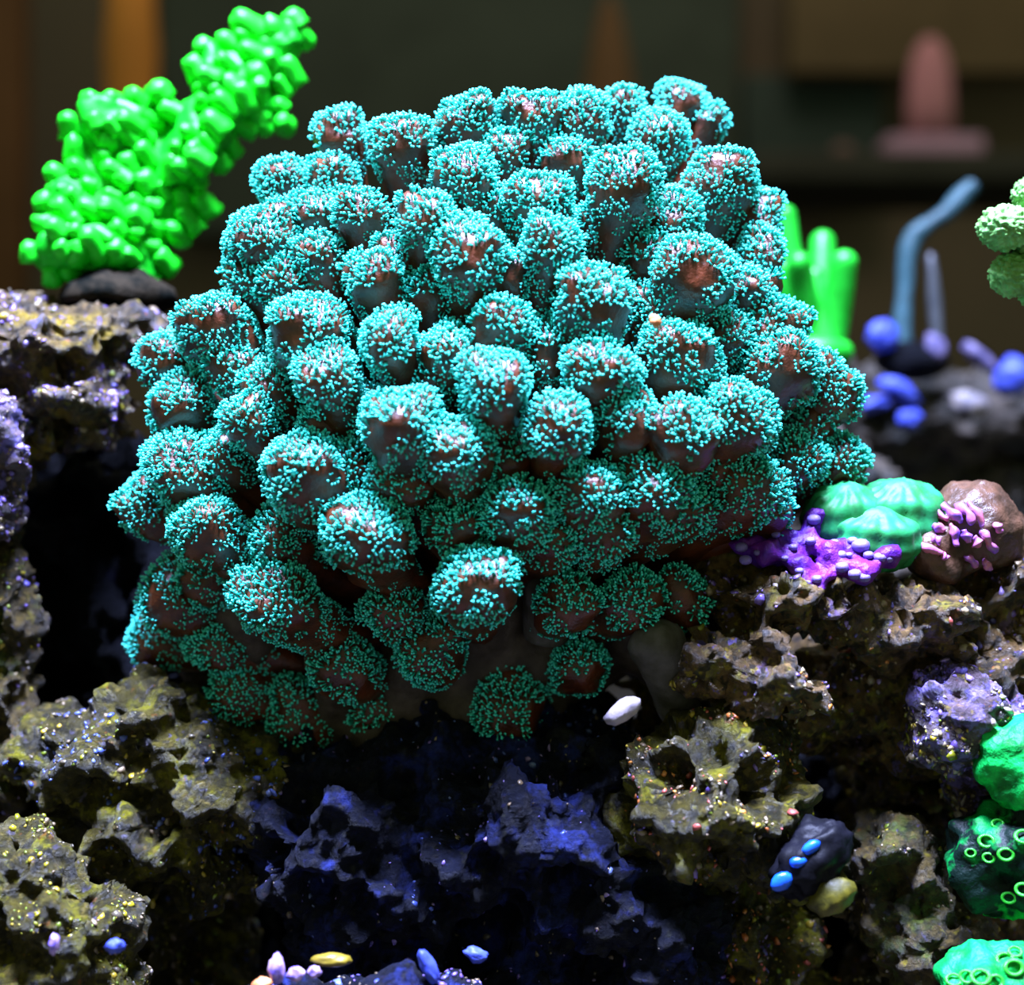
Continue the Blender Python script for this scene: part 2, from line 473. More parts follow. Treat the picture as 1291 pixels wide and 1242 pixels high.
ROCKS['pillar'] = rock('live_rock', 'mossy brown rock pillar with green patch at lower right', [
    (1110, 1070, .44, 55, 60, 70), (1140, 1130, .44, 60, 80, 80), (1180, 1210, .44, 70, 70, 80), (1060, 1120, .45, 40, 40, 50), (1170, 1330, .46, 130, 110, 120)],
    mr_brown, 0.0016, 0.009, 0.006, 43, 260, ('olive', 'brown', 'pale'), (0.0006, 0.0020))
ROCKS['ledge_l'] = rock('live_rock', 'yellow and blue rock ledge under the neon green coral', [
    (60, 440, .485, 130, 55, 120), (150, 430, .49, 60, 50, 90), (-60, 440, .48, 100, 80, 110), (100, 500, .478, 85, 38, 80), (-40, 560, .47, 90, 70, 90), (120, 545, .49, 60, 30, 70)],
    mr_left, 0.0018, 0.010, 0.006, 53, 900, ('olive', 'violet', 'brown', 'pale', 'olive'), (0.0006, 0.0024))
ROCKS['column_l'] = rock('live_rock', 'lavender lumpy rock at the left edge below the ledge', [
    (5, 545, .455, 42, 55, 60), (-25, 600, .455, 70, 50, 70), (-30, 640, .46, 55, 40, 60)],
    mr_purple, 0.0016, 0.008, 0.005, 58, 300, ('violet', 'pale', 'violet'), (0.0006, 0.0020))
ROCKS['pillar_l'] = rock('live_rock', 'slim dark brown rock column down the left edge', [(-30, 690, .47, 50, 60, 60), (15, 770, .462, 22, 90, 40), (20, 880, .462, 26, 90, 40), (-30, 820, .47, 60, 200, 70), (10, 980, .465, 40, 80, 60), (-40, 1150, .48, 110, 200, 110), (-40, 1330, .48, 130, 100, 120)],
    mr_brown, 0.0016, 0.008, 0.005, 59, 420, ('violet', 'olive', 'pale'), (0.0006, 0.0020))
ROCKS['mid_l'] = rock('live_rock', 'algae covered rock mound left below the big coral', [
    (195, 900, .452, 75, 60, 90), (130, 960, .45, 90, 65, 90), (250, 960, .448, 100, 75, 100), (330, 980, .452, 70, 80, 90), (200, 1040, .452, 120, 75, 110), (265, 1085, .455, 55, 70, 80), (130, 1060, .46, 70, 60, 80), (70, 940, .46, 60, 50, 80), (215, 1180, .50, 110, 130, 100), (210, 1330, .50, 170, 120, 140)],
    mr_olive, 0.0018, 0.011, 0.007, 61, 1000, ('olive', 'brown', 'blue', 'olive', 'brown'), (0.0006, 0.0020))
ROCKS['low_l'] = rock('live_rock', 'yellow-green mossy rock in the lower left corner', [
    (50, 1130, .415, 70, 65, 80), (100, 1180, .415, 60, 80, 80), (10, 1200, .42, 90, 90, 90), (80, 1300, .425, 130, 130, 110), (20, 1080, .425, 55, 45, 60)],
    mr_olive, 0.0016, 0.009, 0.006, 67, 600, ('olive', 'olive', 'brown', 'pale'), (0.0006, 0.0020))
ROCKS['cave_l'] = rock('live_rock', 'dark rock coloured as in shadow in the hollow left of the big coral', [
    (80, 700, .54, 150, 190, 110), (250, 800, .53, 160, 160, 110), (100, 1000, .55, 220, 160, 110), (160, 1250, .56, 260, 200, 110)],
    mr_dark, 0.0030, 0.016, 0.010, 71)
ROCKS['cave_r'] = rock('live_rock', 'black rock coloured as in shadow in the hollow at lower right', [
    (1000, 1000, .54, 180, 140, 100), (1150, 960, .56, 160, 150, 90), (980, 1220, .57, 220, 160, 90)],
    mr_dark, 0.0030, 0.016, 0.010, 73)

# ================================================================== THE BIG TEAL CORAL
KNOBS = [  # x, y, rx, ry, depth offset (mm, + is farther)
    (420,148,38,36,6),(500,152,46,42,2),(585,130,46,38,4),(672,128,46,40,3),(735,124,42,38,2),(790,116,32,32,8),(868,110,40,36,3),(900,138,24,24,4),
    (345,208,38,38,8),(583,195,46,42,-2),(838,150,40,44,4),(795,195,54,58,-8),(922,205,60,50,-2),(682,228,48,42,-1),(447,245,38,36,4),(533,250,48,46,-2),
    (315,270,56,50,2),(592,292,56,56,-4),(700,285,42,46,-3),(892,315,66,48,-6),(972,300,24,38,6),(465,325,44,42,2),(390,300,44,40,9),(345,335,40,34,10),
    (250,385,60,54,2),(372,385,64,58,-2),(755,350,56,50,-5),(632,390,48,42,1),(486,405,42,48,-2),(188,440,36,42,8),(402,455,46,46,-3),(560,425,36,40,4),
    (622,462,48,56,-5),(768,445,54,46,-4),(872,425,62,54,2),(990,385,50,42,6),(1010,440,54,52,-2),(1068,472,40,46,2),(300,512,38,42,3),(205,492,44,48,6),
    (497,512,56,56,-7),(205,568,56,54,-1),(366,570,64,60,-6),(575,548,52,50,-4),(708,515,50,50,-6),(880,525,54,52,-7),(952,508,58,52,-7),(800,510,44,50,0),
    (1082,568,44,42,6),(1025,565,40,40,6),(235,652,54,48,-4),(162,618,30,48,4),(446,652,68,58,-7),(500,592,46,40,3),(655,625,54,48,0),(755,600,56,52,0),
    (840,595,56,52,-1),(968,598,58,50,0),(570,655,40,36,5),(775,655,50,40,4),(325,745,70,54,-7),(190,742,44,48,2),(172,795,36,42,4),(596,725,60,52,-13),
    (484,757,46,42,4),(530,810,46,48,3),(720,752,42,40,3),(812,748,48,40,4),(880,752,38,36,6),(742,832,42,40,6),(642,890,52,60,0),(412,835,50,44,2),
    (450,885,42,40,4),(352,900,34,46,6),(535,908,38,34,10),(275,862,36,46,6),(335,660,44,50,8),(985,632,36,32,4),(870,628,48,38,3),(700,665,50,36,6),
    (262,560,36,40,10),(430,570,36,44,8),(690,420,34,50,10),(640,560,40,44,8),(930,400,40,40,10),(250,800,40,44,10),(640,325,40,40,8),(860,250,44,44,8),
    (760,260,40,44,12),(540,345,42,40,10),(280,440,40,44,10),(330,470,40,40,10),(720,180,40,36,8),(620,240,38,36,8),(820,300,36,40,10),(1040,520,34,34,10),
    (540,460,36,40,10),(450,500,34,44,12),(920,570,40,40,6),(390,250,40,40,12),(410,205,40,36,12),(640,170,36,34,10),(960,250,34,44,10),(960,350,40,34,8),
    (495,300,38,38,10),(240,712,40,44,10),(285,690,36,40,10),(225,610,36,40,10),(400,520,34,38,10),(580,600,36,36,8),(690,340,36,38,10),(830,370,36,38,10),(300,335,36,36,10)]
CX, CY = 625.0, 545.0
def dome_depth(x, y):
    r2 = ((x - CX) / 520.0) ** 2 + ((y - CY) / 490.0) ** 2
    D = 0.466 - 0.069 * math.sqrt(max(0.02, 1 - r2))
    if y > 660: D += (y - 660) / 250.0 * 0.020 * min(1, max(0, (x - 300) / 150.0))
    return D
CORE = P(620, 800, 0.475)
coral = empty('pocillopora_coral', tuple(P(620, 930, 0.465)), 'big dome of stubby brown branches covered in teal polyps on the centre rock', 'coral')

# tentacle template: along +z, unit length, radius in units of 1
tseg = 4
ta = np.linspace(0, 2 * math.pi, tseg, endpoint=False)
prof = [(0.75, 0.0), (0.62, 0.62), (1.15, 0.84)]
TV = np.concatenate([np.stack([r * np.cos(ta), r * np.sin(ta), np.full(tseg, h)], 1) for r, h in prof] + [np.array([[0, 0, 1.0]])])
TF = []
for i in range(len(prof) - 1):
    for k in range(tseg):
        k2 = (k + 1) % tseg
        TF += [(i * tseg + k, i * tseg + k2, (i + 1) * tseg + k2), (i * tseg + k, (i + 1) * tseg + k2, (i + 1) * tseg + k)]
TF += [((len(prof) - 1) * tseg + k, (len(prof) - 1) * tseg + (k + 1) % tseg, len(prof) * tseg) for k in range(tseg)]
TF = np.array(TF)
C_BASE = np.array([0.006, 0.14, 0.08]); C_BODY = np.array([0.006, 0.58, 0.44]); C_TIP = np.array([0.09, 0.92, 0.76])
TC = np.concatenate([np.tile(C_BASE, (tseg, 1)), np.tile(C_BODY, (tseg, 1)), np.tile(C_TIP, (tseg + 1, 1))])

def branch_mesh(tip, core, R, Rz, seed, nr=22, seg=26):
    """a stubby club-ended branch from core to tip; R = half width, Rz = half height of the knob"""
    rr = np.random.default_rng(seed)
    rad = tip - core
    d0 = rad / np.linalg.norm(rad)
    d = d0 * 0.70 + np.array([0, -0.08, 0.56]); d /= np.linalg.norm(d)
    Rm = 0.5 * (R + Rz)
    end = tip + d * Rm * 0.25
    L = np.linalg.norm(rad)
    start = tip - d * Rm * 1.2 - d0 * min(L * 0.55, 0.05)
    ctrl = tip - d * Rm * 2.0
    t = np.concatenate([np.linspace(0, 0.72, nr - 9), 0.72 + 0.28 * np.sin(np.linspace(0, math.pi / 2, 10)[1:])])
    pts = bez(start, ctrl, end, len(t))
    # re-sample the axis at t
    tt = np.linspace(0, 1, 60); ax = bez(start, ctrl, end, 60)
    al = np.concatenate([[0], np.cumsum(np.linalg.norm(np.diff(ax, axis=0), axis=1))]); Lt = al[-1]
    capL = Rm * 0.95
    s_body = np.linspace(0, Lt - capL, nr - 10)
    th = np.linspace(0, math.pi / 2 * 0.985, 11)[1:]
    s = np.concatenate([s_body, Lt - capL + capL * np.sin(th)])
    prof = np.concatenate([0.66 + 0.34 * np.clip(1 - (Lt - capL - s_body) / (Rm * 1.7), 0, 1) ** 0.8, np.cos(th) ** 0.8])
    C = np.stack([np.interp(s, al, ax[:, k]) for k in range(3)], 1)
    tan = np.gradient(ax, axis=0); Tn = np.stack([np.interp(s, al, tan[:, k]) for k in range(3)], 1)
    a = np.linspace(0, 2 * math.pi, seg, endpoint=False)
    V = []
    for i in range(len(s)):
        u, w, _ = frame(Tn[i], (0.0, 0.15, 0.99))
        V.append(C[i] + prof[i] * (R * np.cos(a)[:, None] * u + Rz * np.sin(a)[:, None] * w))
    m = len(s); V = np.concatenate(V + [C[-1:]])
    f = []
    for i in range(m - 1):
        for k in range(seg):
            k2 = (k + 1) % seg
            f.append((i * seg + k, i * seg + k2, (i + 1) * seg + k2, (i + 1) * seg + k))
    tr = [(m * seg, (m - 1) * seg + k, (m - 1) * seg + (k + 1) % seg) for k in range(seg)]
    fl = [np.array(f), np.array(tr)]
    nrm = normals(V, fl)
    sgn = np.sign(np.mean(np.sum(nrm[:m * seg] * (V[:m * seg] - np.repeat(C, seg, 0)), 1)))
    if sgn < 0:
        fl = [x[:, ::-1] for x in fl]; nrm = -nrm
    f1, _ = worley(V / (Rm * 0.75) + seed * 3.7, seed % 90)
    lobes = 0
    for _ in range(4):
        ld = rr.normal(size=3) * np.array([1, 0.8, 0.5]) + np.array([0, -0.3, 0.8]); ld /= np.linalg.norm(ld)
        lc = tip + ld * Rm
        lobes = lobes + rr.uniform(0.15, 0.42) * np.exp(-np.sum((V - lc) ** 2, 1) / (Rm * rr.uniform(0.42, 0.60)) ** 2)
    lobes = lobes - 0.14
    V = V + nrm * (Rm * (0.26 * (0.55 - f1) + lobes + 0.14 * fbm(V / Rm * 0.8 + seed, 2, 5)))[:, None]
    along = np.concatenate([np.repeat(s / Lt, seg), [1.0]])
    return V, fl, along, Lt, Rm

PX = S(1, 0.42)
def polyps(V, fl, along, tip, R, Rm, r, dens=1.0):
    nrm = normals(V, fl)
    A = 4 * math.pi * R * R
    p, nn = scatter(V, fl, int(1900), r)
    # distance from tip along the branch decides where polyps end
    dist = np.linalg.norm(p - tip, axis=1)
    ok = dist < Rm * 2.5
    view = p - np.array([0, 0, ZC]); view /= np.linalg.norm(view, axis=1, keepdims=True)
    ok &= (np.sum(view * nn, 1) < 0.35)
    ok &= (fbm(p * 170, 2, 77) > -0.16 - 0.5 * np.clip(nn[:, 2], -0.2, 0.6))
    ok &= r.random(len(p)) < np.clip(1.7 - dist / (Rm * 1.5), 0.18, 1) * np.clip(0.72 + 0.6 * nn[:, 2], 0.30, 1)
    p, nn, dist = p[ok], nn[ok], dist[ok]
    sp = 9.8 * PX
    chosen = []
    for i in range(len(p)):
        if all(np.sum((p[i] - p[j]) ** 2) > sp * sp for j in chosen):
            chosen.append(i)
    p, nn, dist = p[chosen], nn[chosen], dist[chosen]
    m = 8
    n = len(p)
    ref = r.normal(size=(n, 3)); u = np.cross(ref, nn); u /= np.linalg.norm(u, axis=1, keepdims=True); w = np.cross(nn, u)
    a = np.linspace(0, 2 * math.pi, m, endpoint=False)[None] + r.random((n, m)) * 0.5
    rp = PX * (4.2 + 2.6 * r.random((n, m)))
    radial = np.cos(a)[..., None] * u[:, None] + np.sin(a)[..., None] * w[:, None]
    base = p[:, None] + radial * rp[..., None] * 0.75 - nn[:, None] * PX * 1.0
    d = nn[:, None] * 0.9 + radial * 0.55 + np.array([-0.05, 0, 0.22]) + 0.22 * r.normal(size=(n, m, 3))
    d /= np.linalg.norm(d, axis=2, keepdims=True)
    keep = r.random((n, m)) < 0.93
    base = base[keep]; d = d[keep]
    N = len(base)
    fall = np.clip(1.25 - np.repeat(dist, m).reshape(n, m)[keep] / (Rm * 2.3), 0.45, 1)
    L = PX * (7.5 + 5.0 * r.random(N)) * fall
    rad = PX * (1.45 + 0.6 * r.random(N)) * (0.6 + 0.4 * fall)
    ref = np.tile([0.3, 0.9, 0.2], (N, 1)); U = np.cross(ref, d); U /= np.linalg.norm(U, axis=1, keepdims=True) + 1e-9; Wv = np.cross(d, U)
    Vt = base[:, None] + TV[None, :, :1] * (U * rad[:, None])[:, None] + TV[None, :, 1:2] * (Wv * rad[:, None])[:, None] + TV[None, :, 2:] * (d * L[:, None])[:, None]
    Ft = TF[None] + (np.arange(N) * len(TV))[:, None, None]
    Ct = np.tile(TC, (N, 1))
    return Vt.reshape(-1, 3), Ft.reshape(-1, 3), Ct

NTENT = 0
for i, (x, y, rx, ry, off) in enumerate(KNOBS):
    D = dome_depth(x, y) + off * 0.001
    tip = P(x, y, D)
    R, Rz = S(rx, D) * 1.0, S(ry, D) * 1.0
    tip = tip + np.array([0, R * 0.4, 0])
    core = CORE + np.array([(tip[0] - CORE[0]) * 0.25, 0, (tip[2] - CORE[2]) * 0.35])
    V, fl, along, Lt, Rm = branch_mesh(tip, core, R, Rz, 100 + i)
    b = obj('branch', V, fl, M['flesh'], coral)
    r = np.random.default_rng(1000 + i)
    Vp, Fp, Cp = polyps(V, fl, along, tip, R, Rm, r)
    NTENT += len(Fp)
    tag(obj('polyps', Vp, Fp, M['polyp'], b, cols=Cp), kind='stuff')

m_stub = plain_mat('bare_skeleton', (0.045, 0.040, 0.026), (0.10, 0.09, 0.08), 100, 0.55, 0.3, 500, 0.4, 0.001)
# trunk: the thick bare skeleton where the branches fuse
tb = [(P(620, 560, .495), (S(320, .495), S(100, .495), S(265, .495))), (P(620, 800, .468), (S(200, .468), S(110, .468), S(100, .468))), (P(400, 760, .475), (S(130, .475), S(90, .475), S(120, .475))),
      (P(820, 700, .475), (S(140, .475), S(100, .475), S(80, .475))), (P(600, 890, .462), (S(120, .46), S(80, .46), S(60, .46)))]
for (x0, y0, d0, x1, y1, d1, rr) in [(700, 800, .455, 690, 690, .44, 34), (640, 820, .45, 610, 730, .43, 38), (780, 800, .455, 830, 770, .44, 30), (500, 880, .455, 540, 800, .44, 36), (430, 900, .46, 420, 830, .44, 34),
                                  (470, 930, .452, 515, 880, .45, 30), (660, 760, .45, 740, 690, .435, 36), (850, 860, .46, 800, 800, .448, 30), (260, 850, .48, 225, 760, .475, 30), (330, 850, .465, 310, 770, .45, 40), (400, 930, .46, 360, 900, .455, 30)]:
    for q in np.linspace(0, 1, 6):
        D = d0 + (d1 - d0) * q
        tb.append((P(x0 + (x1 - x0) * q, y0 + (y1 - y0) * q, D), (S(rr, D),) * 3))
v, fl = blobs_union(tb, 0.0022)
v = relax(v, fl, 4); nn = normals(v, fl); v = v + nn * (0.004 * fbm(v * 60, 4, 9))[:, None]
tag(obj('trunk', v, fl, M['trunk'], coral), 'dark brown bare base of the coral')

for (x0, y0, d0, x1, y1, d1, rr, lb) in [(868, 905, .445, 828, 812, .428, 34, 'grey bare stub right of the lower branches'), (690, 800, .440, 690, 745, .432, 30, 'grey-brown bare stub between the lower branches')]:
    pts = np.array([P(x0 + (x1 - x0) * q, y0 + (y1 - y0) * q, d0 + (d1 - d0) * q) for q in np.linspace(0, 1, 12)])
    dd_ = (pts[-1] - pts[-2]); dd_ /= np.linalg.norm(dd_); ra = S(rr, d1)
    pts = np.concatenate([pts, [pts[-1] + dd_ * ra * q for q in (0.3, 0.6, 0.85, 0.97)]])
    v, fl = tube(pts, np.concatenate([np.full(12, ra), ra * np.array([0.95, 0.8, 0.52, 0.15])]), 24)
    v = v + 0.0016 * np.stack([fbm(v * 140, 3, k) for k in range(3)], 1)
    tag(obj('dead_stub', v, fl, m_stub, coral), lb)

# ================================================================== NEON GREEN CORAL (left)
def inside(poly, x, y):
    c = False; n = len(poly); j = n - 1
    for i in range(n):
        xi, yi = poly[i]; xj, yj = poly[j]
        if (yi > y) != (yj > y) and x < (xj - xi) * (y - yi) / (yj - yi) + xi: c = not c
        j = i
    return c
POLY = [(45,325),(60,250),(75,215),(90,180),(85,150),(95,124),(130,120),(160,138),(175,117),(205,108),(218,122),(215,140),(235,138),(245,112),(243,68),(262,52),(285,62),(300,38),(318,25),(330,42),(360,20),(376,20),(384,45),(372,70),(362,100),(362,145),(330,152),(310,152),(290,190),(265,222),(255,260),(240,290),(215,320),(180,345),(120,345),(60,345)]
GD = 0.505
def gdepth(x, y):   # the colony leans back towards the upper right
    return GD + 0.00006 * (x - 150)
green = empty('montipora_coral', tuple(P(140, 368, GD)), 'neon green knobbly coral standing on the left rock ledge', 'coral')
bl = []
for gx in range(45, 390, 17):
    for gy in range(20, 350, 17):
        m = [inside(POLY, gx + a, gy + b) for a, b in ((0, 0), (11, 0), (-11, 0), (0, 11), (0, -11))]
        if all(m):
            D = gdepth(gx, gy) + 0.010 * vnoise(np.array([[gx / 50., gy / 50., 3.3]]), 4)[0]
            bl.append((P(gx, gy, D), (S(16, D), S(20, D), S(16, D))))
bl += [(P(150, 345, GD), (S(50, GD), S(28, GD), S(16, GD)))]
v, fl = blobs_union(bl, 0.0013); v = relax(v, fl, 4)
nn = normals(v, fl); v = v + nn * (0.0030 * fbm(v * 130, 3, 21))[:, None]
obj('plate', v, fl, M['green'], green)
gv = v.copy(); gsx = gv[:, 0] / gv[:, 1] * F + W / 2; gsy = H / 2 - (gv[:, 2] - ZC) / gv[:, 1] * F
tv, tf = tube(np.array([[0, 0, z] for z in (-1.0, -0.5, 0, 0.45, 0.75, 0.93, 1.0)]), [1.35, 1.2, 1.08, 1.0, 0.82, 0.48, 0.12], 12)
nub_mes = [mk_mesh('branchlet', tv + 0.17 * np.stack([vnoise(tv * 1.7 + k * 9 + q * 31, 3) for k in range(3)], 1), tf, M['greentip']) for q in range(5)]
nubs = [(115,130,13),(140,128,12),(170,124,12),(200,114,14),(86,156,12),(93,186,11),(72,222,12),(56,256,14),(84,262,12),(38,316,12),(62,312,13),(258,62,13),(285,52,11),(312,32,15),(368,25,14),(380,45,11),(345,40,14),(366,88,12),(356,155,11),(332,158,9),(252,110,10),(240,140,13),(180,345,12),(150,312,13),(100,325,12),(215,140,12),(292,182,9),(236,275,12),(205,328,13)]
pts2 = [(a, b) for a, b, _ in nubs]
r = np.random.default_rng(5)
for _ in range(4000):
    x, y = r.uniform(40, 390), r.uniform(15, 350)
    if inside(POLY, x, y) and all((x - a) ** 2 + (y - b) ** 2 > 20 ** 2 for a, b in pts2):
        pts2.append((x, y)); nubs.append((x, y, r.uniform(8, 14)))
for x, y, rad in nubs:
    D = gdepth(x, y)
    d = Vector((-0.45 + 0.30 * r.normal(), -0.60 + 0.2 * r.normal(), 0.55 + 0.25 * r.normal())).normalized()
    edge = not inside(POLY, x, y) or not all(inside(POLY, x + 16 * math.cos(q), y + 16 * math.sin(q)) for q in np.linspace(0, 6.28, 9))
    c = Vector(P(x, y, D - (0.002 if edge else 0.0065)))
    near = np.where((gsx - x) ** 2 + (gsy - y) ** 2 < 49)[0]
    if not edge and len(near):
        k = near[np.argmin(gv[near, 1])]
        c = Vector(gv[k]) + d * S(rad, D) * 0.25
    ra = S(rad, D)
    inst('branchlet', nub_mes[int(r.integers(5))], green, Matrix.Translation(c) @ d.to_track_quat('Z', 'Y').to_matrix().to_4x4() @ Matrix.Diagonal((ra, ra, ra * r.uniform(0.9, 1.75), 1)))
# dark plug it is glued to
m_plug = plain_mat('dark_plug', (0.004, 0.005, 0.004), (0.020, 0.016, 0.010), 150, 0.8, 0.0, 400, 0.6, 0.0015)
v, f = lathe(P(150, 386, GD), [(0.0, 0), (S(72, GD), 0), (S(76, GD), S(6, GD)), (S(70, GD), S(22, GD)), (S(40, GD), S(40, GD)), (0, S(42, GD))], 36)
v = v + 0.0030 * np.stack([fbm(v * 120, 3, k) for k in range(3)], 1)
tag(obj('plug', v, f, m_plug, green), 'dark round plug base')

# ================================================================== GREEN CORAL (behind, right)
gd = 0.60
gc = empty('acropora_coral', tuple(P(1035, 440, gd)), 'blurred green coral with round tips behind right edge of the big coral', 'coral')
m_g2 = plain_mat('soft_green_tissue', (0.005, 0.26, 0.010), (0.01, 0.40, 0.02), 90, 0.4, 0.3, 700, 0.1)
for x, y, rad in [(990,272,14),(1037,306,16),(1064,332,17),(1008,332,15),(1046,364,14),(985,340,14),(1027,350,15),(965,350,14),(1060,376,13),(1010,376,14)]:
    dd = gd + r.uniform(-0.012, 0.012)
    tipp = P(x, y, dd); bs = P(1032 + (x - 1030) * 0.25, 432, gd)
    pts = bez(bs, P(1030 + (x - 1030) * 0.7, 400, gd), tipp, 14)
    d = (pts[-1] - pts[-2]); d /= np.linalg.norm(d); ra = S(rad, dd)
    pts = np.concatenate([pts, [tipp + d * ra * q for q in (0.35, 0.65, 0.88, 0.99)]])
    rd = np.concatenate([np.linspace(ra * 1.5, ra, 14), ra * np.array([0.95, 0.77, 0.48, 0.1])])
    v, fl = tube(pts, rd, 16)
    obj('branch', v, fl, m_g2, gc)
v, fl = blobs_union([(P(1032, 445, gd), (S(45, gd), S(35, gd), S(25, gd)))], 0.002)
obj('base', v, fl, m_g2, gc)

# ================================================================== BACKGROUND SHELF OF ROCK WITH RUBBLE (right)
rb = 0.75
ROCKS['back'] = rock('live_rock', 'blurred dark rock shelf far back at right', [
    (1150, 530, rb, 150, 55, 90), (1260, 520, rb, 110, 50, 90), (1050, 520, rb + .01, 120, 70, 80), (1010, 480, rb, 70, 60, 70), (1030, 520, .66, 55, 85, 90), (1030, 510, .61, 50, 72, 60), (1040, 700, .66, 120, 160, 110), (1160, 650, rb + .02, 240, 130, 80), (1200, 850, rb + .03, 240, 200, 90)],
    plain_mat('back_rock', (0.022, 0.022, 0.018), (0.060, 0.048, 0.034), 60, 0.7, 0.2, 300, 0.5, 0.002), 0.003, 0.010, 0.006, 83)
m_bluech = plain_mat('blue_rubble', (0.025, 0.04, 0.30), (0.07, 0.10, 0.45), 150, 0.5, 0.3)
m_viol = plain_mat('violet_rubble', (0.07, 0.06, 0.14), (0.16, 0.13, 0.22), 150, 0.5, 0.3)
m_palech = plain_mat('pale_rubble', (0.12, 0.11, 0.13), (0.28, 0.24, 0.20), 150, 0.5, 0.3)
def chunk(name, label, x, y, D, rx, ry, mat, rot=0.0, cat='rubble', group=None, seed=1, lump=0.5, depth=0.8, sub=3):
    iv, ifc = ico(sub)
    q = iv * (1 + lump * fbm(iv * 1.9 + seed, 4, seed))[:, None] * np.array([S(rx, D), S((rx + ry) / 2, D) * depth, S(ry, D)])
    c, s = math.cos(rot), math.sin(rot)
    q = np.stack([q[:, 0] * c - q[:, 2] * s, q[:, 1], q[:, 0] * s + q[:, 2] * c], 1) + P(x, y, D)
    b = np.array([q[:, 0].mean(), q[:, 1].mean(), q[:, 2].min()])
    return tag(obj(name, q, ifc, mat, loc=b), label, cat, group)
chunk('rubble_chunk', 'round blue pebble at the foot of the thin bent branch', 1113, 424, rb - .05, 19, 21, m_bluech, 0, seed=1)
chunk('rubble_chunk', 'pale violet pebble right of the thin bent branch', 1178, 437, rb - .05, 13, 18, m_viol, 0.2, seed=2)
chunk('rubble_chunk', 'long deep blue rubble piece on the back shelf', 1132, 492, rb - .055, 28, 13, m_bluech, -0.6, seed=3)
chunk('rubble_chunk', 'small deep blue pebble lowest on the back shelf', 1147, 528, rb - .055, 15, 13, m_bluech, 0.2, seed=4)
chunk('rubble_chunk', 'pale chip with blue side on the back shelf', 1222, 510, rb - .055, 26, 15, m_palech, -0.3, seed=5)
chunk('rubble_chunk', 'large bright blue pebble on the back shelf by right edge', 1277, 476, rb - .055, 27, 23, m_bluech, 0.2, seed=6)
chunk('rubble_chunk', 'slanted violet rubble stick on the back shelf', 1236, 452, rb - .05, 28, 9, m_viol, -0.7, seed=7)
chunk('rubble_chunk', 'dull blue rubble piece touching the big coral', 1090, 512, rb - .055, 34, 10, m_bluech, 0.25, seed=8)
# thin bent blue branch and the thin grey stalk beside it
m_bluebr = plain_mat('slate_blue_branch', (0.018, 0.055, 0.06), (0.035, 0.09, 0.10), 120, 0.5, 0.3)
D = rb - .04
pl = np.array([P(x, y, D) for x, y in [(1138,470),(1136,440),(1138,400),(1141,360),(1143,325),(1150,298),(1170,283),(1192,270),(1208,252),(1220,240),(1226,234),(1229,231)]])
t = np.linspace(0, len(pl) - 1, 60); sm = np.stack([np.interp(t, np.arange(len(pl)), pl[:, k]) for k in range(3)], 1)
for _ in range(4): sm[1:-1] = 0.25 * sm[:-2] + 0.5 * sm[1:-1] + 0.25 * sm[2:]
rad = S(11.5, D) * (1 + 0.12 * np.sin(np.linspace(0, 19, 60))); rad[-3:] *= [0.85, 0.55, 0.15]
v, fl = tube(sm, rad, 16)
v = v + 0.0008 * np.stack([fbm(v * 200, 2, k) for k in range(3)], 1)
e = empty('branch_coral', tuple(P(1138, 470, D)), 'thin bent slate blue coral branch on the back rock shelf', 'coral')
obj('branch', v, fl, m_bluebr, e)
v, fl = tube(np.array([P(x, y, D) for x, y in [(1180,470),(1181,420),(1178,380),(1176,350),(1173,322),(1172,318)]]), S(1, D) * np.array([9, 8, 9, 7, 5, 1]), 12)
tag(obj('dead_stalk', v, fl, plain_mat('grey_stalk', (0.03, 0.034, 0.036), (0.06, 0.065, 0.065), 150), e), 'thin grey stalk beside the branch')
v, fl = blobs_union([(P(1150, 455, D), (S(48, D), S(40, D), S(26, D)))], 0.002)
v = v + 0.002 * np.stack([fbm(v * 100, 2, k) for k in range(3)], 1)
obj('base', v, fl, mr_dark, e)

# ================================================================== PALE GREEN KNOB CORAL (right edge)
kd = 0.43
m_pale = plain_mat('pale_green_tissue', (0.10, 0.26, 0.05), (0.20, 0.48, 0.13), 260, 0.4, 0.35, 700, 0.4)
kc = empty('knob_coral', tuple(P(1330, 420, kd)), 'pale green knobbed coral cut off by the right edge', 'coral')
for x, y, rx, ry, dd in [(1268, 287, 34, 28, 0), (1278, 346, 30, 28, .004), (1318, 300, 40, 40, .004), (1322, 365, 36, 34, .006), (1300, 245, 24, 22, .01)]:
    iv, ifc = ico(5)
    f1, _ = worley(iv * 5.0 + x, int(x))
    q = iv * (1 + 0.30 * (0.5 - f1) + 0.10 * fbm(iv * 1.5 + y, 2, 4))[:, None] * np.array([S(rx, kd), S(rx, kd), S(ry, kd)]) + P(x, y, kd + dd)
    obj('lobe', q, ifc, m_pale, kc)
v, fl = tube(bez(P(1360, 430, kd + .02), P(1340, 360, kd + .02), P(1275, 315, kd + .006), 14), np.linspace(S(36, kd), S(16, kd), 14), 16)
tag(obj('stem', v, fl, M['flesh'], kc), 'rusty brown stem between the lobes')

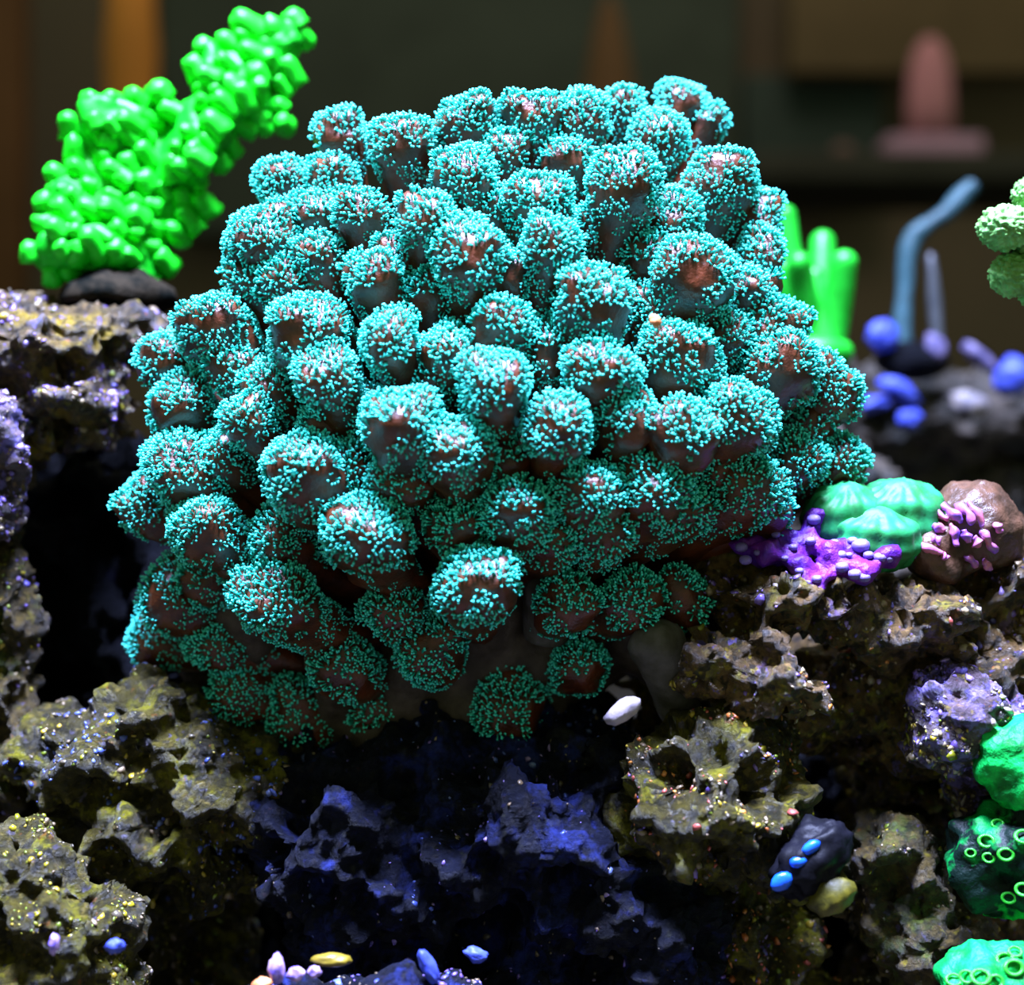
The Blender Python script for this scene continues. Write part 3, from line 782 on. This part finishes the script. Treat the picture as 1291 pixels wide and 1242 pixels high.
# ================================================================== SCALLOPED GREEN CORAL
sd = 0.437
m_scal = plain_mat('mint_green_tissue', (0.015, 0.13, 0.030), (0.02, 0.30, 0.085), 140, 0.5, 0.2, 500, 0.2)
sc = empty('scallop_coral', tuple(P(1105, 700, sd)), 'mint green scalloped coral on the right ledge behind violet crust', 'coral')
for x, y, rx, ry, dd, s_ in [(1066, 655, 50, 46, .0, 1), (1134, 652, 58, 48, .002, 2), (1102, 680, 60, 40, -.003, 3), (1036, 655, 26, 30, .006, 4), (1166, 642, 30, 26, .008, 5)]:
    iv, ifc = ico(5)
    q = iv.copy()
    rr = np.arccos(np.clip(q[:, 2] * 0.9 - q[:, 1] * 0.43, -1, 1)); an = np.arctan2(q[:, 0], -q[:, 1] - 0.4 * q[:, 2])
    q = q * (1 + 0.035 * np.sin(rr * 9 + 0.8 * np.sin(an * 3 + s_)) + 0.07 * np.abs(np.sin(an * 7 + 0.5 * rr)) + 0.05 * fbm(iv * 2 + s_, 2, s_))[:, None]
    q = q * np.array([S(rx, sd), S(rx * 0.8, sd), S(ry, sd)]) + P(x, y, sd + dd)
    obj('lobe', q, ifc, m_scal, sc)

# ================================================================== VIOLET CRUST CORAL
vd = 0.419
m_violc = plain_mat('violet_crust', (0.045, 0.005, 0.20), (0.14, 0.010, 0.22), 110, 0.5, 0.3, 500, 0.7, 0.0012)
m_violt = plain_mat('violet_knob_tip', (0.05, 0.04, 0.36), (0.26, 0.17, 0.34), 400, 0.35, 0.5)
vc = empty('encrusting_coral', tuple(P(1010, 735, vd + .005)), 'bright violet crust coral with pale knobs below the mint green coral', 'coral')
tb = []
for pl in [[(940, 688), (975, 700), (1010, 715), (1025, 745)], [(985, 672), (1020, 680), (1050, 700), (1090, 722), (1105, 705)], [(1020, 672), (1030, 655), (1045, 650)], [(1010, 715), (1000, 690)], [(1040, 695), (1075, 695), (1115, 702)], [(1025, 742), (1040, 725), (1060, 705)]]:
    for (xa, ya), (xb, yb) in zip(pl[:-1], pl[1:]):
        for q in np.linspace(0, 1, 7):
            x, y = xa + (xb - xa) * q, ya + (yb - ya) * q
            D = vd + (735 - y) * 0.00018
            tb.append((P(x, y, D), (S(15, D), S(22, D), S(12, D))))
v, fl = blobs_union(tb, 0.0012); v = relax(v, fl, 3); v = v + normals(v, fl) * (0.0055 * fbm(v * 170, 4, 3))[:, None]
obj('crust', v, fl, m_violc, vc)
iv, ifc = ico(2)
knob_me = mk_mesh('knob', iv * (1 + 0.15 * fbm(iv * 1.5, 2, 6))[:, None], ifc, m_violt)
for x, y, rad in [(935, 690, 8), (940, 706, 8), (978, 674, 6), (955, 697, 5), (968, 690, 5), (990, 704, 5), (1008, 720, 6), (1018, 735, 5), (1052, 684, 6), (1070, 700, 5), (1100, 716, 6), (1026, 655, 9), (1022, 682, 7), (1045, 695, 10), (1060, 700, 8), (1062, 715, 9), (1078, 724, 9), (1090, 728, 8), (1085, 688, 12), (1095, 700, 7), (1110, 703, 9), (1120, 704, 7), (1000, 690, 6), (1075, 682, 7), (1030, 730, 7)]:
    D = vd + (735 - y) * 0.00018 - 0.004
    inst('knob', knob_me, vc, Matrix.Translation(Vector(P(x, y, D))) @ Matrix.Diagonal((S(rad, D), S(rad, D), S(rad * 0.8, D), 1)))

# ================================================================== PINK-VIOLET RIDGED CORAL ON A DOME
pd = 0.440
pc = empty('ridged_coral', tuple(P(1210, 730, pd)), 'brown dome coral with pink and violet ridges at right', 'coral')
m_dome = plain_mat('maroon_dome', (0.035, 0.018, 0.010), (0.09, 0.042, 0.022), 120, 0.4, 0.4, 500, 0.6, 0.001)
bl = [(P(1225, 665, pd), (S(62, pd), S(55, pd), S(62, pd))), (P(1180, 690, pd - .002), (S(48, pd), S(48, pd), S(48, pd))), (P(1265, 690, pd + .01), (S(50, pd), S(50, pd), S(50, pd)))]
v, fl = blobs_union(bl, 0.0013); v = relax(v, fl, 5); v = v + normals(v, fl) * (0.0035 * fbm(v * 110, 4, 5))[:, None]
obj('dome', v, fl, m_dome, pc)
m_ridge = plain_mat('pink_violet_ridge', (0.20, 0.07, 0.45), (0.52, 0.14, 0.22), 160, 0.3, 0.6, 500, 0.3)
def on_dome(x, y):
    best = 9
    o = np.array([0, 0, ZC]); d = P(x, y, 1.0) - o; d /= np.linalg.norm(d)
    for c, rr in bl:
        rm = rr[0]; oc = o - c; b_ = np.dot(oc, d); cc = np.dot(oc, oc) - rm * rm; h = b_ * b_ - cc
        if h > 0: best = min(best, -b_ - math.sqrt(h))
    return o + d * (best - 0.0006 if best < 9 else pd)
RIDGES = [[(1150, 676), (1158, 660), (1170, 652)], [(1166, 648), (1182, 646), (1196, 654)], [(1160, 684), (1172, 692), (1186, 696)], [(1190, 636), (1202, 646), (1212, 660)],
          [(1206, 634), (1218, 646), (1226, 660)], [(1198, 660), (1206, 674), (1208, 690)], [(1222, 634), (1232, 648), (1240, 664)], [(1238, 668), (1246, 682), (1254, 698)], [(1178, 662), (1190, 668)],
          [(1216, 668), (1222, 682)], [(1228, 676), (1236, 690)], [(1174, 676), (1186, 682)], [(1218, 700), (1230, 714)], [(1240, 706), (1250, 714)], [(1148, 692), (1156, 702)], [(1186, 700), (1196, 704)], [(1256, 660), (1262, 672)]]
for pl in RIDGES:
    pts = np.array([on_dome(x, y) for x, y in pl])
    t = np.linspace(0, len(pts) - 1, 14); s_ = np.stack([np.interp(t, np.arange(len(pts)), pts[:, k]) for k in range(3)], 1)
    for _ in range(2): s_[1:-1] = 0.25 * s_[:-2] + 0.5 * s_[1:-1] + 0.25 * s_[2:]
    rd = S(5.6, pd) * np.sin(np.linspace(0.25, math.pi - 0.25, 14)) ** 0.5 * (1 + 0.25 * np.sin(np.linspace(0, 9, 14) + pl[0][0]))
    v, fl = tube(s_, rd, 10); v = v + 0.0014 * np.stack([fbm(v * 300, 3, k) for k in range(3)], 1)
    obj('ridge', v, fl, m_ridge, pc)

# ================================================================== GREEN POLYP COLONIES (right edge, low)
m_zoa = plain_mat('dark_green_mat', (0.001, 0.008, 0.005), (0.0, 0.26, 0.04), 75, 0.5, 0.15, 400, 0.7, 0.001, 0.52, 0.60)
m_zoab = plain_mat('vivid_green_mat', (0.0, 0.10, 0.012), (0.005, 0.48, 0.07), 130, 0.5, 0.2, 400, 0.8, 0.0012, 0.36, 0.58)
def ring_mesh(name, mat, R=1.0, r0=0.26, n1=20, n2=8):
    v = []; f = []
    for i in range(n1):
        a = 2 * math.pi * i / n1
        for k in range(n2):
            b = 2 * math.pi * k / n2
            v.append(((R + r0 * math.cos(b)) * math.cos(a), (R + r0 * math.cos(b)) * math.sin(a), r0 * math.sin(b)))
    for i in range(n1):
        for k in range(n2):
            f.append((i * n2 + k, ((i + 1) % n1) * n2 + k, ((i + 1) % n1) * n2 + (k + 1) % n2, i * n2 + (k + 1) % n2))
    return mk_mesh(name, np.array(v), np.array(f), mat)
ring_me = ring_mesh('polyp', plain_mat('lime_ring', (0.01, 0.40, 0.02), (0.06, 0.60, 0.04), 200, 0.3, 0.5))
def colony(name, label, blobs, mat, rings, D0, seed, amp=0.003):
    c0 = blobs[0]
    e = empty(name, tuple(P(c0[0], max(b[1] + b[3] for b in blobs), c0[2])), label, 'coral')
    bl = [(P(x, y, D), (S(rx, D), S(rd, D), S(ry, D))) for x, y, D, rx, ry, rd in blobs]
    v, fl = blobs_union(bl, 0.0014); v = relax(v, fl, 3); nn = normals(v, fl)
    v = v + nn * (amp * fbm(v * 120 + seed, 4, seed))[:, None]
    obj('mat', v, fl, mat, e)
    nn = normals(v, fl)
    o = np.array([0, 0, ZC])
    dirs = v - o; dep = v[:, 1]; sx = dirs[:, 0] / dep * F + W / 2; sy = H / 2 - dirs[:, 2] / dep * F
    for x, y, rad in rings:
        near = np.where((sx - x) ** 2 + (sy - y) ** 2 < 64)[0]
        if len(near) == 0: continue
        k = near[np.argmin(dep[near])]
        d = Vector(nn[k] * 0.6 + np.array([-0.1, -0.6, 0.25])).normalized()
        ra = S(rad, dep[k])
        inst('polyp', ring_me, e, Matrix.Translation(Vector(v[k]) + d * ra * 0.2) @ d.to_track_quat('Z', 'Y').to_matrix().to_4x4() @ Matrix.Diagonal((ra, ra * 0.8, ra, 1)))
    return e
colony('polyp_mat', 'vivid green smooth coral patch on lavender rock at right edge', [(1272, 945, .415, 48, 45, 45), (1300, 975, .415, 50, 40, 45), (1255, 925, .42, 28, 26, 30)], m_zoab, [], .415, 3, 0.006)
rr_ = [(1238, 1058, 9), (1266, 1082, 9), (1286, 1052, 10), (1268, 1130, 8), (1240, 1084, 7), (1288, 1122, 9), (1252, 1034, 7), (1222, 1070, 6)]
colony('zoanthid_colony', 'dark mound with glowing green ring polyps at right edge', [(1275, 1080, .42, 72, 72, 60), (1300, 1040, .42, 60, 50, 50)], m_zoa, rr_, .42, 5, 0.008)
rr_ = [(1235, 1225, 11), (1262, 1205, 10), (1285, 1218, 11), (1215, 1235, 9), (1255, 1236, 10), (1280, 1195, 8), (1198, 1230, 9)]
colony('zoanthid_colony', 'vivid green ring polyp patch in the lower right corner', [(1265, 1240, .405, 70, 48, 55), (1225, 1240, .405, 45, 38, 45)], m_zoab, rr_, .405, 7, 0.006)

# ================================================================== SMALL THINGS ON THE ROCKS
m_shell = plain_mat('pale_shell', (0.20, 0.17, 0.20), (0.40, 0.34, 0.34), 120, 0.35, 0.5)
chunk('shell_chip', 'pale bluish white shell chip below the big coral', 786, 896, .405, 25, 13, m_shell, 0.65, 'shell', seed=11, lump=0.7, sub=2)
# dark snail with three blue spots
sn = empty('snail', tuple(P(1030, 1130, .405)), 'dark rounded snail with three bright blue spots', 'snail')
m_sn = plain_mat('dark_shell', (0.002, 0.002, 0.003), (0.005, 0.005, 0.008), 120, 0.5, 0.10)
m_spot = plain_mat('cobalt_spot', (0.004, 0.07, 0.55), (0.01, 0.12, 0.75), 120, 0.3, 0.5)
iv, ifc = ico(4)
a = np.arctan2(iv[:, 2], iv[:, 0])
q = iv * (1 + 0.05 * np.sin(iv[:, 0] * 9 + iv[:, 2] * 5) + 0.45 * fbm(iv * 2.3, 4, 3))[:, None] * np.array([S(54, .43), S(34, .43), S(36, .43)])
c_, s_ = math.cos(0.75), math.sin(0.75)
q = np.stack([q[:, 0] * c_ - q[:, 2] * s_, q[:, 1], q[:, 0] * s_ + q[:, 2] * c_], 1) + P(1025, 1083, .405)
obj('shell', q, ifc, m_sn, sn)
for x, y, rx, ry, ro in [(985, 1112, 16, 11, 0.7), (1006, 1087, 12, 8, 0.2), (1023, 1068, 14, 8, 0.5)]:
    iv, ifc = ico(2)
    D = .405 - S(31, .405)
    q = iv * (1 + 0.35 * fbm(iv * 1.6 + x, 2, 8))[:, None] * np.array([S(rx, D), S(7, D), S(ry, D)])
    c_, s_ = math.cos(ro), math.sin(ro)
    q = np.stack([q[:, 0] * c_ - q[:, 2] * s_, q[:, 1], q[:, 0] * s_ + q[:, 2] * c_], 1) + P(x, y, D)
    obj('spot', q, ifc, m_spot, sn)
chunk('sponge', 'yellow-olive lump beside the blue spotted snail', 1048, 1128, .402, 34, 24, plain_mat('yellow_sponge', (0.035, 0.032, 0.002), (0.12, 0.10, 0.004), 150, 0.5, 0.3), 0.4, 'sponge', seed=13, lump=0.4)
m_wv = plain_mat('white_violet_chip', (0.16, 0.10, 0.50), (0.60, 0.40, 0.55), 330, 0.3, 0.6)
m_or = plain_mat('orange_chip', (0.55, 0.15, 0.05), (0.70, 0.30, 0.10), 220, 0.4, 0.4)
m_ye = plain_mat('mustard_chip', (0.14, 0.10, 0.008), (0.22, 0.16, 0.012), 220, 0.4, 0.4)
fd = .395
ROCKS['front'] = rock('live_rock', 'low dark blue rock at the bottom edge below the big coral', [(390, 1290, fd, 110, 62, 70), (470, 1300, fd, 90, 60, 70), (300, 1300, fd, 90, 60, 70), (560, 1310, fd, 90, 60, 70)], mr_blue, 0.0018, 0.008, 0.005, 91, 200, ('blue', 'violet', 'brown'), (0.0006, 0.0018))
chunk('coral_chip', 'tall white and violet chip at the bottom edge', 349, 1222, fd - .005, 10, 19, m_wv, 0, 'rubble', seed=14)
chunk('coral_chip', 'middle of three violet chips at the bottom edge', 373, 1228, fd - .005, 11, 9, m_wv, 0.1, 'rubble', seed=15)
chunk('coral_chip', 'rightmost small violet chip at the bottom edge', 396, 1225, fd - .005, 9, 8, m_wv, 0.3, 'rubble', seed=16)
chunk('coral_chip', 'flat mustard yellow chip at the bottom edge', 420, 1210, fd, 24, 8, m_ye, 0, 'rubble', seed=17)
chunk('coral_chip', 'orange chip under the tall violet chip', 330, 1240, fd - .006, 14, 8, m_or, 0.2, 'rubble', seed=18)
chunk('coral_chip', 'slanted bright blue sliver at bottom centre', 540, 1218, fd, 9, 22, m_bluech, 0.5, 'rubble', seed=19)
chunk('coral_chip', 'small blue lump right of the blue sliver', 600, 1204, fd + .01, 14, 10, m_bluech, -0.3, 'rubble', seed=20)
chunk('coral_chip', 'violet pebble on the mossy lower left rock', 68, 1190, .385, 7, 12, m_wv, 0, 'rubble', seed=21)
chunk('coral_chip', 'blue violet pebble right of the mossy lower left rock', 145, 1193, .385, 12, 9, m_bluech, 0.1, 'rubble', seed=22)
chunk('coral_chip', 'tiny orange and white chip wedged in the big coral', 826, 405, .392, 7, 9, m_or, 0.4, 'rubble', seed=23)

# ================================================================== THE ROOM BEHIND (out of focus)
def room_mat(name, c):
    c = (c[0] * 0.85, c[1] * 0.80, c[2] * 0.72)
    return plain_mat(name, tuple(q * 0.8 for q in c), c, 8, 0.8, 0.2, 30, 0.1)
Dv = 2.0
zt = P(0, 0, Dv)[2]
b_ = P(165, 240, Dv)
v, f = lathe(b_, [(0, 0), (S(24, Dv), 0), (S(26, Dv), S(60, Dv)), (S(31, Dv), S(120, Dv)), (S(34, Dv), S(180, Dv)), (S(30, Dv), S(220, Dv)), (S(27, Dv), S(300, Dv)), (0, S(302, Dv))])
tag(obj('vase', v, f, room_mat('orange_glaze', (0.75, 0.30, 0.06)), loc=b_), 'tall blurred orange vase in the room behind neon coral', 'vase')
b_ = P(768, 180, Dv)
v, f = lathe(b_, [(0, 0), (S(40, Dv), 0), (S(36, Dv), S(40, Dv)), (S(26, Dv), S(110, Dv)), (S(16, Dv), S(160, Dv)), (S(6, Dv), S(185, Dv)), (0, S(190, Dv))])
tag(obj('ornament', v, f, room_mat('brown_glaze', (0.17, 0.09, 0.045)), loc=b_), 'blurred brown cone ornament behind the big coral', 'ornament')
# pink bottle on its tray
b_ = P(1172, 212, Dv)
e = empty('bottle', tuple(b_), 'blurred pink bullet-shaped bottle on a wide base in the room', 'bottle')
m_pink = room_mat('pink_plastic', (0.72, 0.32, 0.44)); m_pink2 = room_mat('mauve_plastic', (0.58, 0.36, 0.62))
v, f = lathe(b_ + np.array([0, 0, S(36, Dv)]), [(0, 0), (S(28, Dv), 0), (S(29, Dv), S(40, Dv)), (S(27, Dv), S(80, Dv)), (S(20, Dv), S(110, Dv)), (S(10, Dv), S(126, Dv)), (0, S(130, Dv))])
obj('bottle_body', v, f, m_pink, e)
v, f = rbox(b_ + np.array([0, 0, S(18, Dv)]), (S(124, Dv), S(60, Dv), S(36, Dv)), S(8, Dv)); obj('base', v, f, m_pink2, e)
def panel(name, label, cat, x0, y0, x1, y1, D, mat, th=0.05):
    a, b = P(x0, y0, D), P(x1, y1, D)
    c = (a + b) / 2
    v, f = rbox(c, (abs(b[0] - a[0]), th, abs(a[2] - b[2])), 0.008)
    return tag(obj(name, v, f, mat, loc=(c[0], D, min(a[2], b[2]))), label, cat)
panel('cabinet', 'blurred brown cabinet in the room at upper right', 'cabinet', 992, -120, 1420, 98, 2.35, room_mat('brown_wood', (0.15, 0.105, 0.062)))
panel('shelf_board', 'dark blurred shelf holding the pink bottle', 'shelf', 930, 213, 1400, 250, 2.03, room_mat('dark_slate', (0.050, 0.050, 0.045)), 0.22)
panel('door_frame', 'dark red-brown post at the far left', 'post', -80, -100, 34, 420, 2.3, room_mat('red_brown_wood', (0.16, 0.075, 0.035)))
panel('dark_screen', 'dark greenish panel behind the big coral', 'panel', 205, -100, 930, 300, 2.42, room_mat('dark_green', (0.058, 0.074, 0.066)))
panel('dark_screen', 'black-green panel below the brown cabinet', 'panel', 935, 98, 1110, 260, 2.42, room_mat('dark_teal', (0.045, 0.066, 0.066)))
chunk('ornament', 'small blurred pinkish ball on the shelf', 1063, 196, Dv, 16, 16, room_mat('dull_pink', (0.20, 0.12, 0.13)), 0, 'ornament', seed=31, lump=0.1)
